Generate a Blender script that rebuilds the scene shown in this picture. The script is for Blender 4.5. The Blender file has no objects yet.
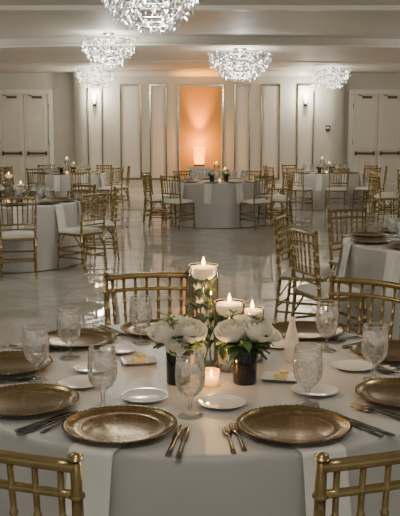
import bpy, math, random
from math import sin, cos, pi, radians
from mathutils import Vector, Matrix
random.seed(7)
S = bpy.context.scene

# ---------------------------------------------------------------- materials
def newmat(name):
    m = bpy.data.materials.new(name); m.use_nodes = True
    nt = m.node_tree
    for n in list(nt.nodes): nt.nodes.remove(n)
    out = nt.nodes.new('ShaderNodeOutputMaterial')
    return m, nt, out
def pbr(name, col, rough=.5, metal=0., spec=.5, emis=None, estr=0., noise=None, bump=None, sheen=0., coat=0.):
    m, nt, out = newmat(name)
    b = nt.nodes.new('ShaderNodeBsdfPrincipled')
    b.inputs['Base Color'].default_value = (*col, 1)
    b.inputs['Roughness'].default_value = rough
    b.inputs['Metallic'].default_value = metal
    b.inputs['Specular IOR Level'].default_value = spec
    b.inputs['Sheen Weight'].default_value = sheen
    b.inputs['Coat Weight'].default_value = coat
    if emis:
        b.inputs['Emission Color'].default_value = (*emis, 1)
        b.inputs['Emission Strength'].default_value = estr
    tc = nt.nodes.new('ShaderNodeTexCoord')
    if noise:
        sc, amt = noise
        n = nt.nodes.new('ShaderNodeTexNoise'); n.inputs['Scale'].default_value = sc; n.inputs['Detail'].default_value = 4
        nt.links.new(tc.outputs['Object'], n.inputs['Vector'])
        r = nt.nodes.new('ShaderNodeValToRGB')
        r.color_ramp.elements[0].position = .3; r.color_ramp.elements[1].position = .7
        r.color_ramp.elements[0].color = (*[c*(1-amt) for c in col], 1)
        r.color_ramp.elements[1].color = (*[min(1, c*(1+amt)) for c in col], 1)
        nt.links.new(n.outputs['Fac'], r.inputs['Fac']); nt.links.new(r.outputs['Color'], b.inputs['Base Color'])
    if bump:
        sc, st = bump
        n2 = nt.nodes.new('ShaderNodeTexNoise'); n2.inputs['Scale'].default_value = sc; n2.inputs['Detail'].default_value = 3
        nt.links.new(tc.outputs['Object'], n2.inputs['Vector'])
        bp = nt.nodes.new('ShaderNodeBump'); bp.inputs['Strength'].default_value = st; bp.inputs['Distance'].default_value = .01
        nt.links.new(n2.outputs['Fac'], bp.inputs['Height']); nt.links.new(bp.outputs['Normal'], b.inputs['Normal'])
    nt.links.new(b.outputs[0], out.inputs[0])
    return m
def thin_glass(name, tint=(.96, .97, .97), rough=.03, extra=.05, k=.9):
    m, nt, out = newmat(name)
    t = nt.nodes.new('ShaderNodeBsdfTransparent'); t.inputs[0].default_value = (*tint, 1)
    g = nt.nodes.new('ShaderNodeBsdfGlossy'); g.inputs['Roughness'].default_value = rough; g.inputs[0].default_value = (1, 1, 1, 1)
    lw = nt.nodes.new('ShaderNodeLayerWeight'); lw.inputs['Blend'].default_value = .3
    ad = nt.nodes.new('ShaderNodeMath'); ad.operation = 'MULTIPLY_ADD'; ad.inputs[1].default_value = k; ad.inputs[2].default_value = extra
    nt.links.new(lw.outputs['Fresnel'], ad.inputs[0])
    mx = nt.nodes.new('ShaderNodeMixShader')
    nt.links.new(ad.outputs[0], mx.inputs[0]); nt.links.new(t.outputs[0], mx.inputs[1]); nt.links.new(g.outputs[0], mx.inputs[2])
    nt.links.new(mx.outputs[0], out.inputs[0])
    return m
def milky(name, col, fac, rough=.15, emis=None, es=0, noise=None):
    # cloudy translucent: transparent mixed with diffuse + translucent scatter
    m, nt, out = newmat(name)
    t = nt.nodes.new('ShaderNodeBsdfTransparent')
    d = nt.nodes.new('ShaderNodeBsdfDiffuse'); d.inputs[0].default_value = (*col, 1)
    tl = nt.nodes.new('ShaderNodeBsdfTranslucent'); tl.inputs[0].default_value = (*col, 1)
    m0 = nt.nodes.new('ShaderNodeMixShader'); m0.inputs[0].default_value = .5
    nt.links.new(d.outputs[0], m0.inputs[1]); nt.links.new(tl.outputs[0], m0.inputs[2])
    mx = nt.nodes.new('ShaderNodeMixShader'); mx.inputs[0].default_value = fac
    if noise:
        tc = nt.nodes.new('ShaderNodeTexCoord'); n = nt.nodes.new('ShaderNodeTexNoise'); n.inputs['Scale'].default_value = noise; n.inputs['Detail'].default_value = 2
        nt.links.new(tc.outputs['Object'], n.inputs['Vector'])
        mr = nt.nodes.new('ShaderNodeMapRange'); mr.inputs[1].default_value = .35; mr.inputs[2].default_value = .65; mr.inputs[3].default_value = fac*.35; mr.inputs[4].default_value = fac*1.7
        nt.links.new(n.outputs['Fac'], mr.inputs[0]); nt.links.new(mr.outputs[0], mx.inputs[0])
    nt.links.new(t.outputs[0], mx.inputs[1]); nt.links.new(m0.outputs[0], mx.inputs[2])
    last = mx
    if emis:
        e = nt.nodes.new('ShaderNodeEmission'); e.inputs[0].default_value = (*emis, 1); e.inputs[1].default_value = es
        a = nt.nodes.new('ShaderNodeAddShader'); nt.links.new(mx.outputs[0], a.inputs[0]); nt.links.new(e.outputs[0], a.inputs[1]); last = a
    nt.links.new(last.outputs[0], out.inputs[0])
    return m
def emit(name, col, st):
    m, nt, out = newmat(name)
    e = nt.nodes.new('ShaderNodeEmission'); e.inputs[0].default_value = (*col, 1); e.inputs[1].default_value = st
    nt.links.new(e.outputs[0], out.inputs[0]); return m

M_wall = pbr('wall_paint', (.64, .615, .54), .6, noise=(1.2, .03))
M_wallw = pbr('feature_wall_paint', (.70, .68, .61), .4, noise=(1.0, .03))
M_ceil = pbr('ceiling_paint', (.68, .665, .61), .6, noise=(.8, .03))
M_trim = pbr('white_trim', (.80, .78, .71), .4, noise=(4, .02))
M_panel = pbr('amber_glow_panel', (.66, .39, .10), .5, noise=(3, .03))  # orange of the up-light glow is put into the panel's base colour
M_door = pbr('door_paint', (.72, .675, .59), .45, noise=(2, .03))
M_mirror = pbr('mirror_trim', (.40, .33, .20), .15, 1.)
M_chrome = pbr('chrome_frame', (.6, .6, .58), .12, 1.)
M_bronze = pbr('bronze_hardware', (.12, .085, .05), .35, .8)
M_gold = pbr('champagne_gold', (.34, .25, .105), .27, .8, noise=(30, .12), coat=.1)
M_cush = pbr('ivory_cushion', (.80, .775, .70), .7, bump=(60, .2), noise=(12, .04))
M_cloth = pbr('grey_satin_cloth', (.50, .488, .462), .38, bump=(9, .15), noise=(5, .04), sheen=.3)
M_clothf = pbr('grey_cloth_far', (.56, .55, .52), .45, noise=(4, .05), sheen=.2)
M_napkin = pbr('white_napkin', (.84, .82, .76), .7, bump=(40, .2), noise=(10, .03), sheen=.2)
M_white = pbr('white_china', (.82, .81, .78), .12, noise=(8, .02), coat=.3)
M_butter = pbr('butter', (.80, .66, .30), .4, noise=(60, .06))
M_steel = pbr('stainless_steel', (.20, .19, .175), .2, 1., noise=(50, .15))
M_black = pbr('black_glass', (.012, .012, .013), .08, 0, .6)
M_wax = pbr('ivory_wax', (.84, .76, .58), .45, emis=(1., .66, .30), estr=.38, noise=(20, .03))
M_flame = emit('flame', (1., .52, .14), 22)
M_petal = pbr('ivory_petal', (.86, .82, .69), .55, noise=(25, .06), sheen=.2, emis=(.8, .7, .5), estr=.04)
M_leaf = pbr('green_leaf', (.05, .12, .03), .45, noise=(30, .3))
M_leaf2 = pbr('pale_green_leaf', (.16, .27, .10), .5, noise=(30, .25))
M_stem = pbr('green_stem', (.12, .24, .06), .5, noise=(30, .2))
M_glass = thin_glass('clear_glass')
M_frost = milky('frosted_glass', (.85, .85, .82), .6)
M_water = milky('ice_water', (.95, .95, .93), .23, noise=45)
M_vwater = milky('vase_water', (.9, .88, .72), .04)
M_ice = milky('ice', (.97, .97, .97), .55)
M_amber = milky('amber_glow_glass', (.95, .6, .25), .4, emis=(1, .36, .05), es=.5)
M_ambl = emit('amber_led', (1., .50, .04), 7)
M_ambg = milky('amber_shade', (1., .5, .05), .5, emis=(1, .36, .0), es=1.4)
M_bulb = emit('sconce_bulb', (1., .86, .62), 14)
M_shade = milky('sconce_glass', (1, .95, .85), .4, emis=(1, .88, .66), es=.9)

def charger_mat():
    m, nt, out = newmat('bronze_charger')
    b = nt.nodes.new('ShaderNodeBsdfPrincipled')
    b.inputs['Metallic'].default_value = .92; b.inputs['Roughness'].default_value = .24
    tc = nt.nodes.new('ShaderNodeTexCoord')
    v = nt.nodes.new('ShaderNodeTexVoronoi'); v.inputs['Scale'].default_value = 95
    nt.links.new(tc.outputs['Object'], v.inputs['Vector'])
    r = nt.nodes.new('ShaderNodeValToRGB')
    r.color_ramp.elements[0].color = (.35, .245, .115, 1); r.color_ramp.elements[1].color = (.20, .135, .058, 1)
    nt.links.new(v.outputs['Distance'], r.inputs['Fac']); nt.links.new(r.outputs[0], b.inputs['Base Color'])
    bp = nt.nodes.new('ShaderNodeBump'); bp.inputs['Strength'].default_value = .25; bp.inputs['Distance'].default_value = .002
    nt.links.new(v.outputs['Distance'], bp.inputs['Height']); nt.links.new(bp.outputs[0], b.inputs['Normal'])
    nt.links.new(b.outputs[0], out.inputs[0]); return m
M_charger = charger_mat()

def marble():
    m, nt, out = newmat('polished_marble')
    b = nt.nodes.new('ShaderNodeBsdfPrincipled'); b.inputs['Roughness'].default_value = .022
    b.inputs['Specular IOR Level'].default_value = 1.0; b.inputs['IOR'].default_value = 2.0
    tc = nt.nodes.new('ShaderNodeTexCoord')
    n = nt.nodes.new('ShaderNodeTexNoise'); n.inputs['Scale'].default_value = 1.1; n.inputs['Detail'].default_value = 9; n.inputs['Distortion'].default_value = 1.6
    nt.links.new(tc.outputs['Object'], n.inputs['Vector'])
    r = nt.nodes.new('ShaderNodeValToRGB'); cr = r.color_ramp
    cr.elements[0].position = .40; cr.elements[0].color = (.53, .515, .475, 1)
    cr.elements[1].position = .60; cr.elements[1].color = (.56, .545, .505, 1)
    e = cr.elements.new(.5); e.color = (.46, .445, .41, 1)
    e = cr.elements.new(.46); e.color = (.53, .515, .48, 1)
    nt.links.new(n.outputs['Fac'], r.inputs['Fac'])
    br = nt.nodes.new('ShaderNodeTexBrick'); br.offset = 0; br.inputs['Scale'].default_value = 1.
    br.inputs['Brick Width'].default_value = .8; br.inputs['Row Height'].default_value = .8
    br.inputs['Mortar Size'].default_value = .003
    br.inputs['Color1'].default_value = (1, 1, 1, 1); br.inputs['Color2'].default_value = (.97, .97, .97, 1); br.inputs['Mortar'].default_value = (.8, .79, .77, 1)
    nt.links.new(tc.outputs['Object'], br.inputs['Vector'])
    mx = nt.nodes.new('ShaderNodeMix'); mx.data_type = 'RGBA'; mx.blend_type = 'MULTIPLY'; mx.inputs[0].default_value = 1
    nt.links.new(r.outputs[0], mx.inputs[6]); nt.links.new(br.outputs[0], mx.inputs[7])
    nt.links.new(mx.outputs[2], b.inputs['Base Color']); nt.links.new(b.outputs[0], out.inputs[0]); return m
M_floor = marble()

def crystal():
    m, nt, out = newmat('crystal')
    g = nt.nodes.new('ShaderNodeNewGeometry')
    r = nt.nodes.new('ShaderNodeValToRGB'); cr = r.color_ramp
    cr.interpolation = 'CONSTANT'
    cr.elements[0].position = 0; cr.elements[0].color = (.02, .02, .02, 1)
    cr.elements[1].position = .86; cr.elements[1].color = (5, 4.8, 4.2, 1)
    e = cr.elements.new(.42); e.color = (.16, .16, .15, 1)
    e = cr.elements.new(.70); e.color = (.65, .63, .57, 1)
    nt.links.new(g.outputs['Random Per Island'], r.inputs[0])  # sparkle put in as emission, random brightness per crystal
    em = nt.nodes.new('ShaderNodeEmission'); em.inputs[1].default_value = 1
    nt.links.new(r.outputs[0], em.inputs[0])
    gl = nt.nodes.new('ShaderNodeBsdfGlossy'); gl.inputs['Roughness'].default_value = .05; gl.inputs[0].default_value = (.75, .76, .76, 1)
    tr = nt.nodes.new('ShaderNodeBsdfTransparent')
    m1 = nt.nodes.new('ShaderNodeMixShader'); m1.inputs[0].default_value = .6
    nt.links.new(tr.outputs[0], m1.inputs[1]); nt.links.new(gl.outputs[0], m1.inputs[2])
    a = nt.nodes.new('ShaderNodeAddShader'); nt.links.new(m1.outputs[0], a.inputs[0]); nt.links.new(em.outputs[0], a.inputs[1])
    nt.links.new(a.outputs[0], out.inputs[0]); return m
M_crystal = crystal()

# ---------------------------------------------------------------- mesh builder
class MB:
    def __init__(s): s.v = []; s.f = []; s.mi = []; s.sm = []; s.mats = []
    def mat(s, m):
        if m not in s.mats: s.mats.append(m)
        return s.mats.index(m)
    def add(s, vs, fs, m, smooth=True, T=None):
        o = len(s.v); k = s.mat(m)
        for p in vs:
            p = Vector(p)
            s.v.append(T @ p if T else p)
        for f in fs: s.f.append([i+o for i in f]); s.mi.append(k); s.sm.append(smooth)
    def lathe(s, prof, m, seg=24, T=None, smooth=True):
        vs = []; fs = []; idx = []
        for r, z in prof:
            if r < 1e-6: idx.append([len(vs)]); vs.append((0, 0, z))
            else:
                idx.append(list(range(len(vs), len(vs)+seg)))
                for i in range(seg):
                    a = 2*pi*i/seg; vs.append((r*cos(a), r*sin(a), z))
        for a, b in zip(idx, idx[1:]):
            for i in range(seg):
                j = (i+1) % seg
                if len(a) == 1 and len(b) == 1: continue
                if len(a) == 1: fs.append((a[0], b[j], b[i])[::-1])
                elif len(b) == 1: fs.append((a[i], a[j], b[0]))
                else: fs.append((a[i], a[j], b[j], b[i]))
        s.add(vs, fs, m, smooth, T)
    def box(s, c, d, m, T=None, bev=0.):
        x, y, z = d[0]/2, d[1]/2, d[2]/2
        if bev <= 0:
            vs = [(c[0]+i*x, c[1]+j*y, c[2]+k*z) for i in (-1, 1) for j in (-1, 1) for k in (-1, 1)]
            fs = [(0, 1, 3, 2), (4, 6, 7, 5), (0, 4, 5, 1), (2, 3, 7, 6), (0, 2, 6, 4), (1, 5, 7, 3)]
            s.add(vs, fs, m, False, T); return
        rings = []
        n = 3
        for (ins, zz) in ((bev, -z), (bev*.3, -z+bev*.3), (0, -z+bev), (0, z-bev), (bev*.3, z-bev*.3), (bev, z)):
            ring = []
            for (sx, sy, a0) in ((1, 1, 0), (-1, 1, 90), (-1, -1, 180), (1, -1, 270)):
                for k in range(n+1):
                    a = radians(a0+90*k/n); R = bev*1.5
                    ring.append((c[0]+sx*(x-R-ins*.6)+R*cos(a), c[1]+sy*(y-R-ins*.6)+R*sin(a), c[2]+zz))
            rings.append(ring)
        L = len(rings[0]); vs = [p for r in rings for p in r]; fs = []
        for q in range(len(rings)-1):
            for i in range(L):
                j = (i+1) % L; fs.append((q*L+i, q*L+j, (q+1)*L+j, (q+1)*L+i))
        fs.append(tuple(range(L))[::-1]); fs.append(tuple((len(rings)-1)*L+i for i in range(L)))
        s.add(vs, fs, m, False, T)
    def rod(s, p0, p1, r, m, seg=8, beads=0, r1=None, T=None):
        p0 = Vector(p0); p1 = Vector(p1); L = (p1-p0).length
        q = (p1-p0).to_track_quat('Z', 'Y').to_matrix().to_4x4()
        X = Matrix.Translation(p0) @ q
        if T: X = T @ X
        r1 = r if r1 is None else r1
        pr = [(0, 0), (r, 0)]
        R = lambda t: r+(r1-r)*t
        for i in range(beads):
            t = (i+1)/(beads+1); z = t*L; w = .006
            for dz, k in ((-w, 1), (-w*.5, 1.38), (w*.5, 1.38), (w, 1)): pr.append((R(t)*k, z+dz))
        pr += [(r1, L), (0, L)]
        s.lathe(pr, m, seg, X)
    def tube(s, pts, r, m, seg=8):
        pts = [Vector(p) for p in pts]; vs = []; fs = []
        for i, p in enumerate(pts):
            d = (pts[min(i+1, len(pts)-1)]-pts[max(i-1, 0)]).normalized()
            q = d.to_track_quat('Z', 'Y')
            rr = r[i] if isinstance(r, (list, tuple)) else r
            for k in range(seg):
                a = 2*pi*k/seg; vs.append(p+q @ Vector((rr*cos(a), rr*sin(a), 0)))
        for i in range(len(pts)-1):
            for k in range(seg):
                j = (k+1) % seg; fs.append((i*seg+k, i*seg+j, (i+1)*seg+j, (i+1)*seg+k))
        fs.append(tuple(range(seg))[::-1]); fs.append(tuple((len(pts)-1)*seg+k for k in range(seg)))
        s.add(vs, fs, m)
    def grid(s, fn, nu, nv, m, T=None):
        vs = [fn(i/nu, j/nv) for i in range(nu+1) for j in range(nv+1)]
        fs = [(i*(nv+1)+j, (i+1)*(nv+1)+j, (i+1)*(nv+1)+j+1, i*(nv+1)+j+1) for i in range(nu) for j in range(nv)]
        s.add(vs, fs, m, True, T)
    def mesh(s, name):
        me = bpy.data.meshes.new(name); me.from_pydata([tuple(p) for p in s.v], [], s.f)
        for m in s.mats: me.materials.append(m)
        me.polygons.foreach_set('material_index', s.mi); me.polygons.foreach_set('use_smooth', s.sm)
        me.update(); return me
def put(me, name, loc=(0, 0, 0), rz=0., sc=1., parent=None):
    o = bpy.data.objects.new(name, me); o.location = loc; o.rotation_euler = (0, 0, rz)
    o.scale = sc if isinstance(sc, tuple) else (sc, sc, sc)
    S.collection.objects.link(o)
    if parent: o.parent = parent
    return o

# ---------------------------------------------------------------- room shell
CH = 3.30; YB = 24.3; XW = 9.0
b = MB(); b.box((0, 10.5, -.05), (2*XW+.4, 28.4, .1), M_floor); put(b.mesh('floor'), 'floor')
b = MB(); b.box((-XW-.1, 10.5, 1.85), (.2, 28.4, 3.7), M_wall); put(b.mesh('wall_left'), 'wall_left')
b = MB(); b.box((XW+.1, 10.5, 1.85), (.2, 28.4, 3.7), M_wall); put(b.mesh('wall_right'), 'wall_right')
b = MB(); b.box((0, YB+.1, 1.85), (2*XW, .2, 3.7), M_wall); put(b.mesh('wall_back'), 'wall_back')
b = MB()
XL, XR, YF = -3.45, 3.95, 23.5
pl = []
for k in range(9):
    a = radians(180+90*k/8); pl.append((XL+.45+.45*cos(a), YF+.45+.45*sin(a)))
for k in range(9):
    a = radians(270+90*k/8); pl.append((XR-.45+.45*cos(a), YF+.45+.45*sin(a)))
pl = [(XL, YB)] + pl + [(XR, YB)]
vs = [(x, y, 0) for x, y in pl] + [(x, y, CH) for x, y in pl]; n = len(pl)
b.add(vs, [(i, i+1, n+i+1, n+i) for i in range(n-1)], M_wallw, True)
put(b.mesh('wall_center'), 'wall_center')
b = MB()
vs = [(x-.0, y-.02, z) for z in (0, .16) for x, y in pl]
b.add(vs, [(i, i+1, n+i+1, n+i) for i in range(n-1)], M_trim, False)
vs2 = [(x, y-.02, .16) for x, y in pl]+[(x, y+.02, .17) for x, y in pl]
b.add(vs2, [(i, i+1, n+i+1, n+i) for i in range(n-1)], M_trim, False)
put(b.mesh('baseboard_back'), 'baseboard_back')

# ceiling: front slab, raised tray, rear slab with bowed edge
b = MB()
b.box((0, 4.15, CH+.2), (2*XW, 15.7, .4), M_ceil)
b.box((0, 14.9, CH+.23), (2*XW, 6.0, .14), M_ceil)
N = 40; edge = []
for i in range(N+1):
    x = -XW+2*XW*i/N; edge.append((x, 16.9+.03*x*x))
vs = []
for x, y in edge: vs += [(x, y, CH), (x, y, CH+.4), (x, YB, CH), (x, YB, CH+.4)]
fs = []
for i in range(N):
    a = 4*i; c = a+4; fs += [(a, c, c+1, a+1), (a, a+2, c+2, c), (a+1, c+1, c+3, a+3)]
b.add(vs, fs, M_ceil, False)
put(b.mesh('ceiling'), 'ceiling')
b = MB()
b.tube([(x, y-.02, CH+.012) for x, y in edge], .028, M_trim, 6)
put(b.mesh('trim_1'), 'trim_1')
b = MB()
b.tube([(x, y+3.4, CH-.005) for x, y in edge if abs(x) < 6.5], .03, M_trim, 6)
put(b.mesh('trim_2'), 'trim_2')
b = MB(); b.box((0, 11.97, CH-.03), (2*XW, .12, .06), M_trim); put(b.mesh('trim_3'), 'trim_3')
b = MB()
vs = [(x, y, CH-.14) for x, y in pl]+[(x, y-.1, CH-.01) for x, y in pl]
b.add(vs, [(i, i+1, n+i+1, n+i) for i in range(n-1)], M_trim, False)
put(b.mesh('trim_4'), 'trim_4')

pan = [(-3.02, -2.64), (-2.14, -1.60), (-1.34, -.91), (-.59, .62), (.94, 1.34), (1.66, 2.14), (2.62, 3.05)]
k = 5
for (x0, x1) in pan:
    b = MB(); y = YF-.016; w = .036; z0, z1 = .42, 2.93
    b.box((x0, y, (z0+z1)/2), (w, .032, z1-z0+w), M_mirror); b.box((x1, y, (z0+z1)/2), (w, .032, z1-z0+w), M_mirror)
    b.box(((x0+x1)/2, y, z0), (x1-x0-w, .032, w), M_mirror); b.box(((x0+x1)/2, y, z1), (x1-x0-w, .032, w), M_mirror)
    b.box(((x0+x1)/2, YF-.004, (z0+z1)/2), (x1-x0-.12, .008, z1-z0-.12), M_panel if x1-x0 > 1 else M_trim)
    put(b.mesh('trim_%d' % k), 'trim_%d' % k); k += 1

def door(x0, x1, num):
    H = 2.73; y = YB-.035; b = MB()
    b.box(((x0+x1)/2, y-.02, H+.06), (x1-x0+.24, .08, .12), M_trim)
    for x in (x0-.06, x1+.06): b.box((x, y-.02, H/2+.001), (.12, .08, H), M_trim)
    w = (x1-x0)/2
    for s in (0, 1):
        a = x0+s*w
        b.box((a+w/2, y, H/2+.005), (w-.012, .05, H-.02), M_door)
        for z0, z1 in ((.25, 1.0), (1.2, 2.5)):
            for q in ((a+.12, 0), (a+w-.12, 0)): b.box((q[0], y-.03, (z0+z1)/2), (.025, .016, z1-z0), M_trim)
            for z in (z0, z1): b.box((a+w/2, y-.03, z), (w-.24, .016, .025), M_trim)
        b.box((a+w/2, y-.07, 1.1), (w-.16, .05, .05), M_bronze)
        for q in (.1, w-.1): b.box((a+q, y-.045, 1.1), (.05, .05, .11), M_bronze)
        b.box((a+w*.55, y-.055, H-.09), (.26, .05, .06), M_bronze)
        b.rod((a+w*.45, y-.09, H-.08), (a+w*.2, y-.08, H-.02), .01, M_bronze)
        for z in (.3, 1.4, 2.4): b.rod((a+(.01 if s == 0 else w-.01), y-.03, z-.06), (a+(.01 if s == 0 else w-.01), y-.03, z+.06), .012, M_bronze)
    put(b.mesh('door_%d' % num), 'door_%d' % num)
door(-5.6, -4.2, 1); door(4.25, 5.65, 2)

def sconce():
    b = MB()
    b.box((0, -.012, 0), (.1, .024, .3), M_bronze, bev=.004)
    b.rod((0, -.02, -.08), (0, -.11, -.08), .01, M_bronze)
    b.lathe([(0, -.1), (.03, -.1), (.035, -.08), (0, -.08)], M_bronze, 14, Matrix.Translation((0, -.11, 0)))
    b.lathe([(.034, -.08), (.055, 0), (.065, .12), (.062, .16)], M_shade, 16, Matrix.Translation((0, -.11, 0)))
    b.lathe([(0, -.075), (.018, -.06), (.03, 0), (.024, .06), (0, .09)], M_bulb, 12, Matrix.Translation((0, -.11, 0)))
    return b.mesh('wall_sconce')
ms = sconce()
for x in (-2.83, 2.83):
    put(ms, 'wall_sconce', (x, YF-.024, 2.52))
    l = bpy.data.lights.new('sconce_light', 'POINT'); l.energy = 46; l.color = (1, .89, .72); l.shadow_soft_size = .04
    o = bpy.data.objects.new('sconce_light', l); o.location = (x, YF-.26, 2.66); S.collection.objects.link(o)
b = MB(); b.box((0, 0, 0), (.12, .04, .16), M_bronze, bev=.008); b.box((0, -.022, .02), (.07, .008, .05), M_white)
put(b.mesh('thermostat'), 'thermostat', (3.45, YF-.021, 1.78))

# amber up-light on a draped pedestal in front of the centre panel
b = MB()
b.lathe([(.0, .78), (.3, .78), (.31, .775), (.315, .7), (.33, .3), (.36, .01), (.33, 0), (0, 0)], M_clothf, 28)
put(b.mesh('draped_pedestal'), 'draped_pedestal', (-.02, 23.0, 0))
b = MB()
b.lathe([(0, 0), (.14, 0), (.145, .01), (.145, .04), (.12, .05), (0, .05)], M_bronze, 24)
b.lathe([(0, .052), (.11, .052), (.10, .2), (.085, .3), (.05, .36), (0, .38)], M_ambl, 20)
b.lathe([(.13, .05), (.15, .2), (.16, .5)], M_ambg, 24)
put(b.mesh('amber_uplight'), 'amber_uplight', (-.02, 23.05, .781))
for (nm, typ, e, loc, rx, col) in (('uplight_beam', 'SPOT', 520, (-.02, 23.2, 1.3), 180-10, (1, .33, .0)), ('uplight_glow', 'POINT', 36, (-.02, 23.15, 1.4), 0, (1, .36, .0))):
    l = bpy.data.lights.new(nm, typ); l.energy = e; l.color = col; l.shadow_soft_size = .04
    if typ == 'SPOT': l.spot_size = radians(50); l.spot_blend = 1
    o = bpy.data.objects.new(nm, l); o.location = loc; o.rotation_euler = (radians(rx), 0, 0); S.collection.objects.link(o)

# ---------------------------------------------------------------- chandeliers (origin at ceiling, unit drop .6)
def chandelier():
    rnd = random.Random(3); b = MB()
    b.lathe([(0, 0), (.12, 0), (.12, -.02), (.04, -.03), (.015, -.04), (.015, -.12), (0, -.12)], M_chrome, 20)
    def ring(R, z, r=.008): b.tube([(R*cos(2*pi*i/32), R*sin(2*pi*i/32), z) for i in range(33)], r, M_chrome, 6)
    ring(.5, -.13); ring(.46, -.26); ring(.34, -.40); ring(.18, -.51)
    for i in range(8):
        a = 2*pi*i/8; b.tube([(.0, 0, -.1), (.25*cos(a), .25*sin(a), -.09), (.5*cos(a), .5*sin(a), -.13), (.46*cos(a), .46*sin(a), -.26), (.34*cos(a), .34*sin(a), -.40), (.18*cos(a), .18*sin(a), -.51), (0, 0, -.55)], .005, M_chrome, 5)
    def cry(p, w, h):
        tilt = Matrix.Rotation(rnd.uniform(-.5, .5), 4, 'X') @ Matrix.Rotation(rnd.uniform(-.5, .5), 4, 'Y') @ Matrix.Rotation(rnd.uniform(0, 3), 4, 'Z')
        T = Matrix.Translation(p) @ tilt
        b.add([(w, 0, 0), (0, w, 0), (-w, 0, 0), (0, -w, 0), (0, 0, h*.6), (0, 0, -h)],
              [(0, 1, 4), (1, 2, 4), (2, 3, 4), (3, 0, 4), (1, 0, 5), (2, 1, 5), (3, 2, 5), (0, 3, 5)], M_crystal, False, T)
    for i in range(850):
        t = rnd.random()**.75
        z = -.57+.49*t; R = .53*math.sqrt(max(0.01, 1-(1-t)**2.2))
        if rnd.random() < .35: R *= rnd.uniform(.3, 1)
        R *= rnd.uniform(.9, 1.07)
        a = rnd.uniform(0, 2*pi)
        cry(Vector((R*cos(a), R*sin(a), z+rnd.uniform(-.03, .03))), rnd.uniform(.007, .014), rnd.uniform(.013, .036))
    return b.mesh('crystal_chandelier')
mc = chandelier()
chs = [(-.52, 9.3, CH, 1.0, 1.14, 66), (.8, 17.6, CH, 1.15, 1.12, 66), (-1.70, 16.4, CH+.16, .95, 1.08, 58), (-2.65, 22.2, CH, .90, .95, 24), (3.3, 22.2, CH, .90, .95, 24),
       (-2.6, 3.6, CH, 1, 1, 58), (2.9, 3.6, CH, 1, 1, 58), (-5, 9.3, CH, 1, 1, 58), (5.2, 9.3, CH, 1, 1, 58), (5.4, 16.4, CH+.16, 1, 1, 52), (-5.4, 16.4, CH+.16, 1, 1, 52), (0, .6, CH, 1, 1, 44)]  # this row: unseen chandeliers outside the frame, added to light the room
for x, y, zt, sc, sz, e in chs:
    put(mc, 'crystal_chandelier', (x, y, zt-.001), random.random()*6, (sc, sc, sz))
    l = bpy.data.lights.new('chandelier_lamp', 'POINT'); l.energy = e; l.color = (1, .94, .835); l.shadow_soft_size = .14
    o = bpy.data.objects.new('chandelier_lamp', l); o.location = (x, y, zt-.34*sz); S.collection.objects.link(o)

# ---------------------------------------------------------------- chiavari chair
def chair():
    b = MB(); G = M_gold
    TH = .90
    for s in (-1, 1):
        b.rod((s*.185, -.045, 0), (s*.185, 0, .44), .011, G, 10, 4, .014)
        b.rod((s*.185, 0, .44), (s*.20, -.045, TH), .014, G, 10, 5, .012)
        b.lathe([(0, 0), (.016, .004), (.015, .014), (0, .02)], G, 10, Matrix.Translation((s*.20, -.045, TH)))
        b.rod((s*.20, .37, 0), (s*.20, .345, .43), .010, G, 10, 5, .014)
        b.rod((s*.186, -.03, .16), (s*.20, .36, .16), .009, G, 8, 3)
        b.rod((s*.186, -.025, .24), (s*.20, .355, .24), .009, G, 8, 3)
        b.rod((s*.19, .0, .29), (s*.2, .09, .42), .007, G, 6)
        b.rod((s*.2, .34, .29), (s*.2, .26, .42), .007, G, 6)
    for z, y in ((.17, .358), (.26, .353)): b.rod((-.2, y, z), (.2, y, z), .009, G, 8, 4)
    b.rod((-.185, -.03, .2), (.185, -.03, .2), .009, G, 8, 4)
    def rail(z, rr, yoff, hw):
        t = (z-.44)/(TH-.44); y0 = -.045*t
        n = 10; pts = [(hw*(2*i/n-1), y0-.022*(1-(2*i/n-1)**2)+yoff, z+(.006*(1-(2*i/n-1)**2))) for i in range(n+1)]
        b.tube(pts, rr, G, 8)
    rail(TH-.012, .0145, 0, .2); rail(TH-.075, .010, 0, .198); rail(.60, .011, 0, .19); rail(.545, .009, 0, .189)
    for i in range(7):
        u = -1+2*(i+.5)/7; x = u*.19
        t0 = (.60-.44)/(TH-.44); yb = -.045*t0-.022*(1-u*u); yt = -.045-.022*(1-u*u)
        b.rod((x*.96, yb, .60), (x*1.03, yt, TH-.015), .0072, G, 8, 4)
    for i in range(3):
        u = (-.5, 0, .5)[i]; b.rod((u*.37, -.012-.02*(1-u*u), .545), (u*.37, -.012-.02*(1-u*u), .6), .007, G, 6)
    b.box((0, .175, .435), (.425, .37, .028), G, bev=.007)
    def cu(u, v):
        x = (u-.5)*.405; y = .005+v*.35
        e = min(u, 1-u, v, 1-v); h = .045*min(1, (e/.12))**.4 if e > 0 else 0
        return (x, y, .45+h+.006*sin(u*pi)*sin(v*pi))
    b.grid(cu, 14, 14, M_cush)
    b.box((0, .18, .4545), (.405, .35, .010), M_cush)
    return b.mesh('dining_chair')
mchair = chair()
def place_chair(c, ang, R=1.26, tw=0):
    a = radians(ang)
    return put(mchair, 'dining_chair', (c[0]+R*cos(a), c[1]+R*sin(a), 0.001), a+pi/2+radians(tw))

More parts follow.
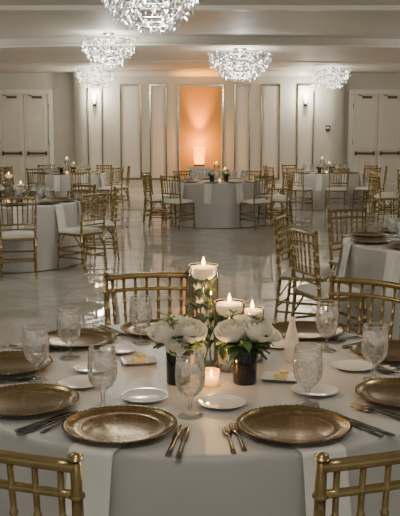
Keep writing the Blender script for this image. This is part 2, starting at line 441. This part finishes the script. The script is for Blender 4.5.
# ---------------------------------------------------------------- table with floor-length cloth
TZ = .76
def table(Rt, seed, mat, seg=160):
    rnd = random.Random(seed)
    ph = [rnd.uniform(0, 6.28) for _ in range(4)]
    def fold(a): return .55*sin(11*a+ph[0]+.6*sin(3*a))+.3*sin(17*a+ph[1])+.2*sin(5*a+ph[2])
    prof = [(.3, 0), (.6, 0), (.9, 0), (.97, 0), (.99, -.0015), (1.0, -.008), (1.004, -.02)]
    rings = []
    for f, dz in prof: rings.append([(Rt*f*cos(2*pi*i/seg), Rt*f*sin(2*pi*i/seg), TZ+dz) for i in range(seg)])
    for j in range(1, 15):
        t = j/14; z = TZ-.02-(TZ-.028)*t
        ring = []
        for i in range(seg):
            a = 2*pi*i/seg
            rr = Rt*1.004+.025*t+.028*(t**.9)*fold(a)
            ring.append((rr*cos(a), rr*sin(a), z))
        rings.append(ring)
    vs = [(0, 0, TZ)]+[p for r in rings for p in r]; fs = [(0, 1+i, 1+(i+1) % seg) for i in range(seg)]
    for q in range(len(rings)-1):
        for i in range(seg):
            j = (i+1) % seg; o = 1+q*seg; fs.append((o+i, o+seg+i, o+seg+j, o+j))
    b = MB(); b.add(vs, fs, mat)
    b.lathe([(0, TZ-.03), (Rt-.01, TZ-.03), (Rt-.01, TZ-.006), (0, TZ-.006)], M_bronze, 48)
    for s in (-1, 1):
        for u in (-1, 1): b.rod((s*.45, u*.35, .0), (s*.45, u*.35, TZ-.03), .016, M_bronze)
        b.rod((s*.45, -.35, .12), (s*.45, .35, .12), .012, M_bronze)
    return b.mesh('banquet_table')

# ---------------------------------------------------------------- tableware meshes
def goblet(seg=28, ice=True):
    b = MB()
    b.lathe([(0, .003), (.036, .0015), (.0365, .004), (.02, .007), (.008, .012), (.0055, .022), (.0055, .04), (.008, .052), (.016, .058),
             (.03, .070), (.040, .088), (.0435, .108), (.0435, .128), (.041, .155), (.0385, .184)], M_glass, seg)
    b.tube([(.0385*cos(2*pi*i/24), .0385*sin(2*pi*i/24), .184) for i in range(25)], .0009, M_frost, 5)
    b.lathe([(0, .060), (.014, .061), (.028, .072), (.038, .089), (.0415, .108), (.0415, .128), (.0395, .150), (.038, .162), (0, .162)], M_water, seg)
    if ice:
        for i in range(4):
            a = i*1.7; T = Matrix.Translation((.018*cos(a), .018*sin(a), .15-.009*i)) @ Matrix.Rotation(i*.9, 4, 'Z') @ Matrix.Rotation(.4*i, 4, 'X')
            b.box((0, 0, 0), (.02, .02, .018), M_ice, T)
    return b.mesh('water_goblet')
def charger():
    b = MB(); r = .154
    b.lathe([(0, .001), (.09, .001), (.1, 0), (.105, .003), (.146, .013), (r, .0155), (r+.002, .0175), (r-.002, .0195), (r-.008, .018), (.145, .0155), (.112, .0075), (.108, .0085), (.104, .0065), (.1, .0045), (0, .0045)], M_charger, 64)
    for i in range(60):
        a = 2*pi*i/60; T = Matrix.Translation(((r-.001)*cos(a), (r-.001)*sin(a), .019))
        b.lathe([(0, -.003), (.0035, 0), (0, .003)], M_charger, 6, T)
    return b.mesh('charger_plate')
def bplate():
    b = MB()
    b.lathe([(0, .0015), (.04, .0015), (.044, 0), (.047, .002), (.07, .009), (.0745, .0115), (.0738, .0128), (.068, .0110), (.05, .0055), (.045, .0042), (0, .0042)], M_white, 40)
    return b.mesh('bread_plate')
def butterdish():
    b = MB()
    n = 12
    def sq(u, v):
        x = (u-.5)*2; y = (v-.5)*2; e = max(abs(x), abs(y)); z = .004+max(0, e-.65)**1.3*.03
        return (x*.06, y*.05, z)
    b.grid(sq, n, n, M_white)
    b.grid(lambda u, v: (sq(1-u, v)[0], sq(1-u, v)[1], sq(1-u, v)[2]-.003), n, n, M_white)
    b.box((0, 0, .013), (.045, .032, .017), M_butter, bev=.003)
    b.box((.012, .004, .0255), (.03, .022, .008), M_butter, Matrix.Rotation(.3, 4, 'Z'), bev=.002)
    return b.mesh('butter_dish')
def flatware(kind):
    b = MB()
    def strip(pts, th):
        vs = []; fs = []
        for y, w, z in pts: vs += [(-w, y, z), (w, y, z), (w*.8, y, z+th), (-w*.8, y, z+th)]
        for i in range(len(pts)-1):
            o = 4*i
            for q in range(4):
                r = (q+1) % 4; fs.append((o+q, o+r, o+4+r, o+4+q))
        fs.append((3, 2, 1, 0)); o = 4*(len(pts)-1); fs.append((o, o+1, o+2, o+3))
        b.add(vs, fs, M_steel, True)
    if kind == 'knife':
        strip([(-.115, .005, .001), (-.11, .0085, .001), (-.05, .007, .002), (-.01, .0055, .002), (0, .007, .002), (.02, .0095, .002), (.08, .0098, .002), (.105, .006, .002), (.113, .001, .002)], .003)
    if kind == 'spoon':
        strip([(-.1, .004, .001), (-.095, .0075, .001), (-.06, .005, .003), (0, .003, .006), (.03, .003, .006), (.04, .006, .004)], .0025)
        b.grid(lambda u, v: ((.019*sin(pi*(.03+.94*v)))*(2*u-1), .036+.06*v, .002+.006*((2*u-1)**2*.8+(2*v-1)**2*.6)), 8, 12, M_steel)
        b.grid(lambda u, v: ((.019*sin(pi*(.03+.94*v)))*(1-2*u), .036+.06*v, .001+.006*((2*u-1)**2*.8+(2*v-1)**2*.6)), 8, 12, M_steel)
    if kind == 'fork':
        strip([(-.1, .004, .001), (-.095, .0075, .001), (-.06, .005, .003), (0, .003, .006), (.02, .0035, .006), (.034, .011, .004), (.052, .0125, .003)], .0025)
        for i in range(4):
            x = (-1.5+i)*.0068
            b.rod((x, .05, .0045), (x, .07, .003), .0019, M_steel, 6); b.rod((x, .07, .003), (x*.95, .098, .0075), .0018, M_steel, 6, 0, .001)
    return b.mesh('dinner_'+kind if kind != 'spoon' else 'table_spoon')
mg = goblet(); mch = charger(); mbp = bplate(); mbd = butterdish()
mk, mf, msp = flatware('knife'), flatware('fork'), flatware('spoon')

def napkin(Rt):
    b = MB(); hw = .062
    path = [(.56, TZ+.0016), (.70, TZ+.0016), (Rt-.01, TZ+.0022), (Rt+.006, TZ+.002), (Rt+.014, TZ-.006), (Rt+.019, TZ-.03)]
    for j in range(1, 9): path.append((Rt+.019+.007*j, TZ-.03-.038*j))
    def P(u, v):
        t = v*(len(path)-1); i = min(int(t), len(path)-2); f = t-i
        r = path[i][0]*(1-f)+path[i+1][0]*f; z = path[i][1]*(1-f)+path[i+1][1]*f
        drop = max(0, TZ-z); w = hw*(1+.15*drop)
        return (r+.006*drop/.3*sin(u*9), (2*u-1)*w, z)
    b.grid(P, 14, 52, M_napkin)
    b.grid(lambda u, v: tuple(Vector(P(1-u, v))+Vector((.0012, 0, .0008))), 14, 52, M_napkin)
    return b.mesh('cloth_napkin')

def candle_vase(R, H, flowers=True):
    b = MB()
    b.lathe([(R*.98, .0), (R, .003), (R, H), (R-.003, H+.001)], M_glass, 36)
    b.tube([((R-.001)*cos(2*pi*i/36), (R-.001)*sin(2*pi*i/36), H) for i in range(37)], .0012, M_frost, 5)
    b.lathe([(0, .003), (R*.97, .003)], M_glass, 36)
    wl = H-.035
    b.lathe([(R-.004, .012), (R-.004, wl)], M_vwater, 36)
    b.lathe([(0, wl-.012), (R*.6, wl-.012), (R*.86, wl+.004), (R*.9, wl+.022), (R*.84, wl+.03), (R*.3, wl+.026), (0, wl+.025)], M_wax, 30)
    b.rod((0, 0, wl+.024), (.001, 0, wl+.036), .0012, M_black, 6)
    b.lathe([(0, wl+.030), (.005, wl+.036), (.0065, wl+.043), (.004, wl+.054), (0, wl+.066)], M_flame, 12)
    if flowers:
        rnd = random.Random(int(H*1000))
        for s in range(4):
            pts = [(R*.5*cos(s*1.6+q*.5), R*.5*sin(s*1.6+q*.5), .01+(wl-.05)*q/6) for q in range(7)]
            b.tube(pts, .003, M_stem, 6)
            for q in range(1, 7):
                if (q+s) % 3 == 0:
                    for e in range(5):
                        a = e*2*pi/5+q; c = Vector(pts[q]); fr = Matrix.Rotation(rnd.uniform(.6, 1.4), 3, 'X') @ Matrix.Rotation(rnd.uniform(-1, 1), 3, 'Y')
                        d = fr @ Vector((cos(a), sin(a), 0)); u = fr @ Vector((-sin(a), cos(a), 0)); n = fr @ Vector((0, 0, .004))
                        L = .019
                        b.add([c, c+d*L*.5+u*L*.38+n, c+d*L, c+d*L*.5-u*L*.38+n], [(0, 1, 2, 3)], M_petal)
                for e in range(4):
                    a = rnd.uniform(0, 6.28); leaf(b, pts[q], (cos(a)*.6, sin(a)*.6, 1.2), .042, .011, M_leaf if e % 2 else M_leaf2)
    return b.mesh('candle_vase')

def add_rose(b, c, R, tilt, seed):
    rnd = random.Random(seed)
    T = Matrix.Translation(c) @ Matrix.Rotation(tilt[0], 4, 'X') @ Matrix.Rotation(tilt[1], 4, 'Y') @ Matrix.Rotation(rnd.uniform(0, 6), 4, 'Z')
    for layer, (n, r0, hh, flare) in enumerate(((3, .20, 1.02, -.10), (4, .38, 1.0, -.04), (5, .56, .95, .04), (5, .74, .84, .14))):
        for k in range(n):
            a0 = 2*pi*k/n+layer*.7; span = 2*pi/n*.85
            def P(u, v):
                a = a0+(u-.5)*2*span*(.6+.4*sin(min(1, v*1.4)*pi/2))*.9
                rad = R*r0*(.35+.85*sin(v*pi*.62))+R*flare*v**3+.03*R*u
                z = R*(hh*v*1.2-.55)-R*.10*(2*u-1)**2*v-R*.5*max(0, flare)*max(0, v-.8)
                return (rad*cos(a), rad*sin(a), z)
            b.grid(P, 8, 7, M_petal, T)
    b.lathe([(0, -.6*R), (.36*R, -.52*R), (.46*R, -.25*R), (.25*R, .2*R), (0, .3*R)], M_petal, 12, T)
    for k in range(5):
        a = 2*pi*k/5; p = T @ Vector((0, 0, -.6*R)); d = T.to_3x3() @ Vector((cos(a), sin(a), .3)); leaf(b, p, d, R*.8, R*.16, M_stem)
def leaf(b, p, d, L, w, m=None):
    d = Vector(d).normalized(); u = d.cross(Vector((0, 0, 1))); u = u.normalized() if u.length > 1e-3 else Vector((1, 0, 0)); nn = u.cross(d)
    p = Vector(p)
    b.grid(lambda s, t: tuple(p+d*L*t+u*w*(2*s-1)*sin(pi*min(1, .02+.96*t))+nn*(abs(2*s-1)*w*.5-.25*L*t*t)), 2, 6, m or M_leaf)
def bouquet(seed, roses):
    b = MB(); rnd = random.Random(seed)
    b.lathe([(0, 0), (.036, 0), (.039, .004), (.040, .11), (.038, .113), (.035, .108), (.034, .01), (0, .01)], M_black, 32)
    for (x, y, z, R, tx, ty) in roses:
        b.tube([(x*.2, y*.2, .02), (x*.5, y*.5, .09), (x, y, z-R*.4)], .003, M_stem, 6)
        add_rose(b, Vector((x, y, z)), R, (tx, ty), rnd.random()*99)
    for i in range(36):
        a = rnd.uniform(0, 6.28); leaf(b, (.022*cos(a), .022*sin(a), .105+rnd.uniform(0, .04)), (cos(a), sin(a), rnd.uniform(-.5, 1.0)), rnd.uniform(.05, .075), .015, M_leaf if i % 3 else M_leaf2)
    for i in range(5):
        a = rnd.uniform(0, 6.28); c = Vector((.04*cos(a), .04*sin(a), .17+rnd.uniform(0, .04)))
        b.tube([(.01*cos(a), .01*sin(a), .1), c*.8+Vector((0, 0, .03)), c+Vector((.01*cos(a), .01*sin(a), .02))], .0015, M_stem, 5)
        for q in range(5): leaf(b, c+Vector((0, 0, .004*q)), (cos(a+q*1.3), sin(a+q*1.3), .8), .028, .007, M_leaf2)
    return b.mesh('rose_vase')
def votive():
    b = MB()
    b.lathe([(0, 0), (.022, 0), (.024, .004), (.0265, .052)], M_amber, 24)
    b.lathe([(0, .007), (.02, .007), (.021, .026), (0, .025)], M_wax, 20)
    b.lathe([(0, .027), (.005, .032), (.0055, .038), (.003, .046), (0, .054)], M_flame, 10)
    return b.mesh('votive_candle')
def carafe():
    b = MB()
    b.lathe([(0, 0), (.024, 0), (.027, .004), (.027, .05), (.024, .085), (.016, .115), (.011, .135), (.011, .15), (.0135, .153), (.0135, .16), (0, .161)], M_frost, 28)
    return b.mesh('frosted_bottle')

# ---------------------------------------------------------------- foreground table
C0 = (.02, 2.87); R0 = .82
put(table(R0, 4, M_cloth, 240), 'banquet_table', (*C0, 0))
mnap = napkin(R0)
setting = [(-.217, 2.25), (.255, 2.25), (.63, 2.535), (.705, 3.06), (.427, 3.40), (-.17, 3.44), (-.476, 3.26), (-.665, 2.885), (-.515, 2.47)]
for (x, y) in setting:
    a = math.atan2(y-C0[1], x-C0[0])
    put(mnap, 'cloth_napkin', (*C0, 0), a)
    put(mch, 'charger_plate', (x, y, TZ+.0035), a)
    rr = .725
    def at(off, rad=0.):
        aa = a+off/rr
        return (C0[0]+(rr+rad)*cos(aa), C0[1]+(rr+rad)*sin(aa), TZ+.0005), aa+pi/2
    for me_, nm, off, rad in ((mk, 'dinner_knife', .176, -.02), (mk, 'dinner_knife', .200, -.005), (mf, 'dinner_fork', -.176, -.04), (mf, 'dinner_fork', -.203, -.025)):
        p, r_ = at(off, rad)
        put(me_, nm, p, r_)
put(msp, 'table_spoon', (-.62, 2.70, TZ+.0005), -1.0)
put(msp, 'table_spoon', (.685, 2.79, TZ+.0005), 1.1)
for (x, y) in [(-.535, 2.735), (-.469, 3.02), (-.285, 2.44), (-.228, 3.24), (-.028, 2.375), (.318, 2.465), (.472, 3.13), (.570, 2.735)]:
    put(mg, 'water_goblet', (x, y, TZ+.0005), random.random()*6)
for (x, y) in [(-.169, 2.535), (.065, 2.475), (.36, 2.60), (-.386, 2.68), (.53, 2.885), (-.36, 2.865), (-.3, 3.12), (.3, 3.2)]:
    put(mbp, 'bread_plate', (x, y, TZ+.0005))
put(mbd, 'butter_dish', (-.215, 2.955, TZ+.0005), .2)
put(mbd, 'butter_dish', (.265, 2.745, TZ+.0005), -.2)
put(candle_vase(.052, .35), 'candle_vase', (.012, 2.95, TZ+.0005))
put(candle_vase(.052, .235), 'candle_vase', (.10, 2.875, TZ+.0005))
put(candle_vase(.042, .19), 'candle_vase', (.185, 2.99, TZ+.0005))
put(bouquet(1, [(-.045, -.01, .165, .052, .3, -.3), (.040, -.02, .168, .052, .4, .2), (0, .035, .188, .044, -.1, 0), (-.005, -.055, .135, .038, .9, 0)]), 'rose_vase', (-.07, 2.71, TZ+.0005))
put(bouquet(2, [(-.045, -.01, .165, .052, .35, -.25), (.040, -.012, .168, .053, .35, .3), (.005, .038, .188, .044, -.1, 0), (.082, .03, .15, .040, .1, .6)]), 'rose_vase', (.145, 2.71, TZ+.0005))
put(votive(), 'votive_candle', (.036, 2.68, TZ+.0005))
put(votive(), 'votive_candle', (-.045, 2.85, TZ+.0005))
put(carafe(), 'frosted_bottle', (.325, 2.97, TZ+.0005))
for (x, y, z, e) in ((.012, 2.95, 1.20, 2.6), (.10, 2.875, 1.06, 1.8), (.185, 2.99, 1.01, .9), (.036, 2.68, .83, .6)):
    l = bpy.data.lights.new('candle_glow', 'POINT'); l.energy = e; l.color = (1, .55, .20); l.shadow_soft_size = .008
    o = bpy.data.objects.new('candle_glow', l); o.location = (x, y, z); S.collection.objects.link(o)

place_chair(C0, 248, 1.175); place_chair(C0, 290, 1.165)
place_chair(C0, 103, 1.16); place_chair(C0, 52, 1.18)
place_chair(C0, 176, 1.22)

# ---------------------------------------------------------------- other tables
mt = [table(.84, s, M_clothf, 128) for s in (11, 12, 13)]
mcv = [candle_vase(.05, .33, False), candle_vase(.05, .22, False)]
mbq = bouquet(9, [(-.04, 0, .165, .045, .2, -.3), (.04, 0, .165, .045, .2, .3), (0, .03, .19, .04, 0, 0), (0, -.04, .15, .04, .7, 0)])
mvt = votive(); mnp2 = napkin(.84)
def dress(c, start, n=10):
    for i in range(n):
        a = radians(start)+2*pi*i/n
        put(mch, 'charger_plate', (c[0]+.67*cos(a), c[1]+.67*sin(a), TZ+.0035), a)
        put(mnp2, 'cloth_napkin', (c[0], c[1], 0), a)
        put(mg, 'water_goblet', (c[0]+.47*cos(a+.14), c[1]+.47*sin(a+.14), TZ+.0005), a)
        put(mbp, 'bread_plate', (c[0]+.445*cos(a-.2), c[1]+.445*sin(a-.2), TZ+.0005))
    put(mcv[0], 'candle_vase', (c[0]-.03, c[1]+.14, TZ+.0005)); put(mcv[1], 'candle_vase', (c[0]+.12, c[1]+.12, TZ+.0005))
    put(mbq, 'rose_vase', (c[0]-.12, c[1]-.07, TZ+.0005)); put(mbq, 'rose_vase', (c[0]+.14, c[1]-.09, TZ+.0005), 1.5)
    put(mvt, 'votive_candle', (c[0]+.02, c[1]-.2, TZ+.0005))
tabs = [((1.95, 6.55), 10, [205, 162, 118, 250, 290]),
        ((-2.35, 10.6), 0, [286, 328, 15, 55, 244, 110]),
        ((.33, 15.5), 5, [232, 304, 340, 200, 165, 120, 60, 15]),
        ((-2.9, 18.9), 12, [250, 290, 330, 10, 60, 210, 120, 170]),
        ((2.75, 19.1), 3, [235, 200, 165, 275, 315, 350, 30, 120, 75]),
        ((4.55, 15.9), 8, [185, 225, 150, 265, 110]),
        ((-5.2, 17.6), 0, [330, 300, 10, 260, 45])]
for i, (c, st, chl) in enumerate(tabs):
    put(mt[i % 3], 'banquet_table', (*c, 0), i*.7)
    dress(c, st)
    for a in chl: place_chair(c, a, 1.285+random.uniform(0, .03), random.uniform(-5, 5))

# ---------------------------------------------------------------- world + camera
w = bpy.data.worlds.new('World'); S.world = w; w.use_nodes = True
w.node_tree.nodes['Background'].inputs[0].default_value = (1, .99, .97, 1)
w.node_tree.nodes['Background'].inputs[1].default_value = .42
cam = bpy.data.cameras.new('camera'); co = bpy.data.objects.new('camera', cam); S.collection.objects.link(co)
cam.sensor_fit = 'VERTICAL'; cam.sensor_height = 24; cam.lens = 860/516*24; cam.clip_start = .05
co.location = (0, 0, 1.55); co.rotation_euler = (radians(90-8.01), 0, 0)
S.camera = co
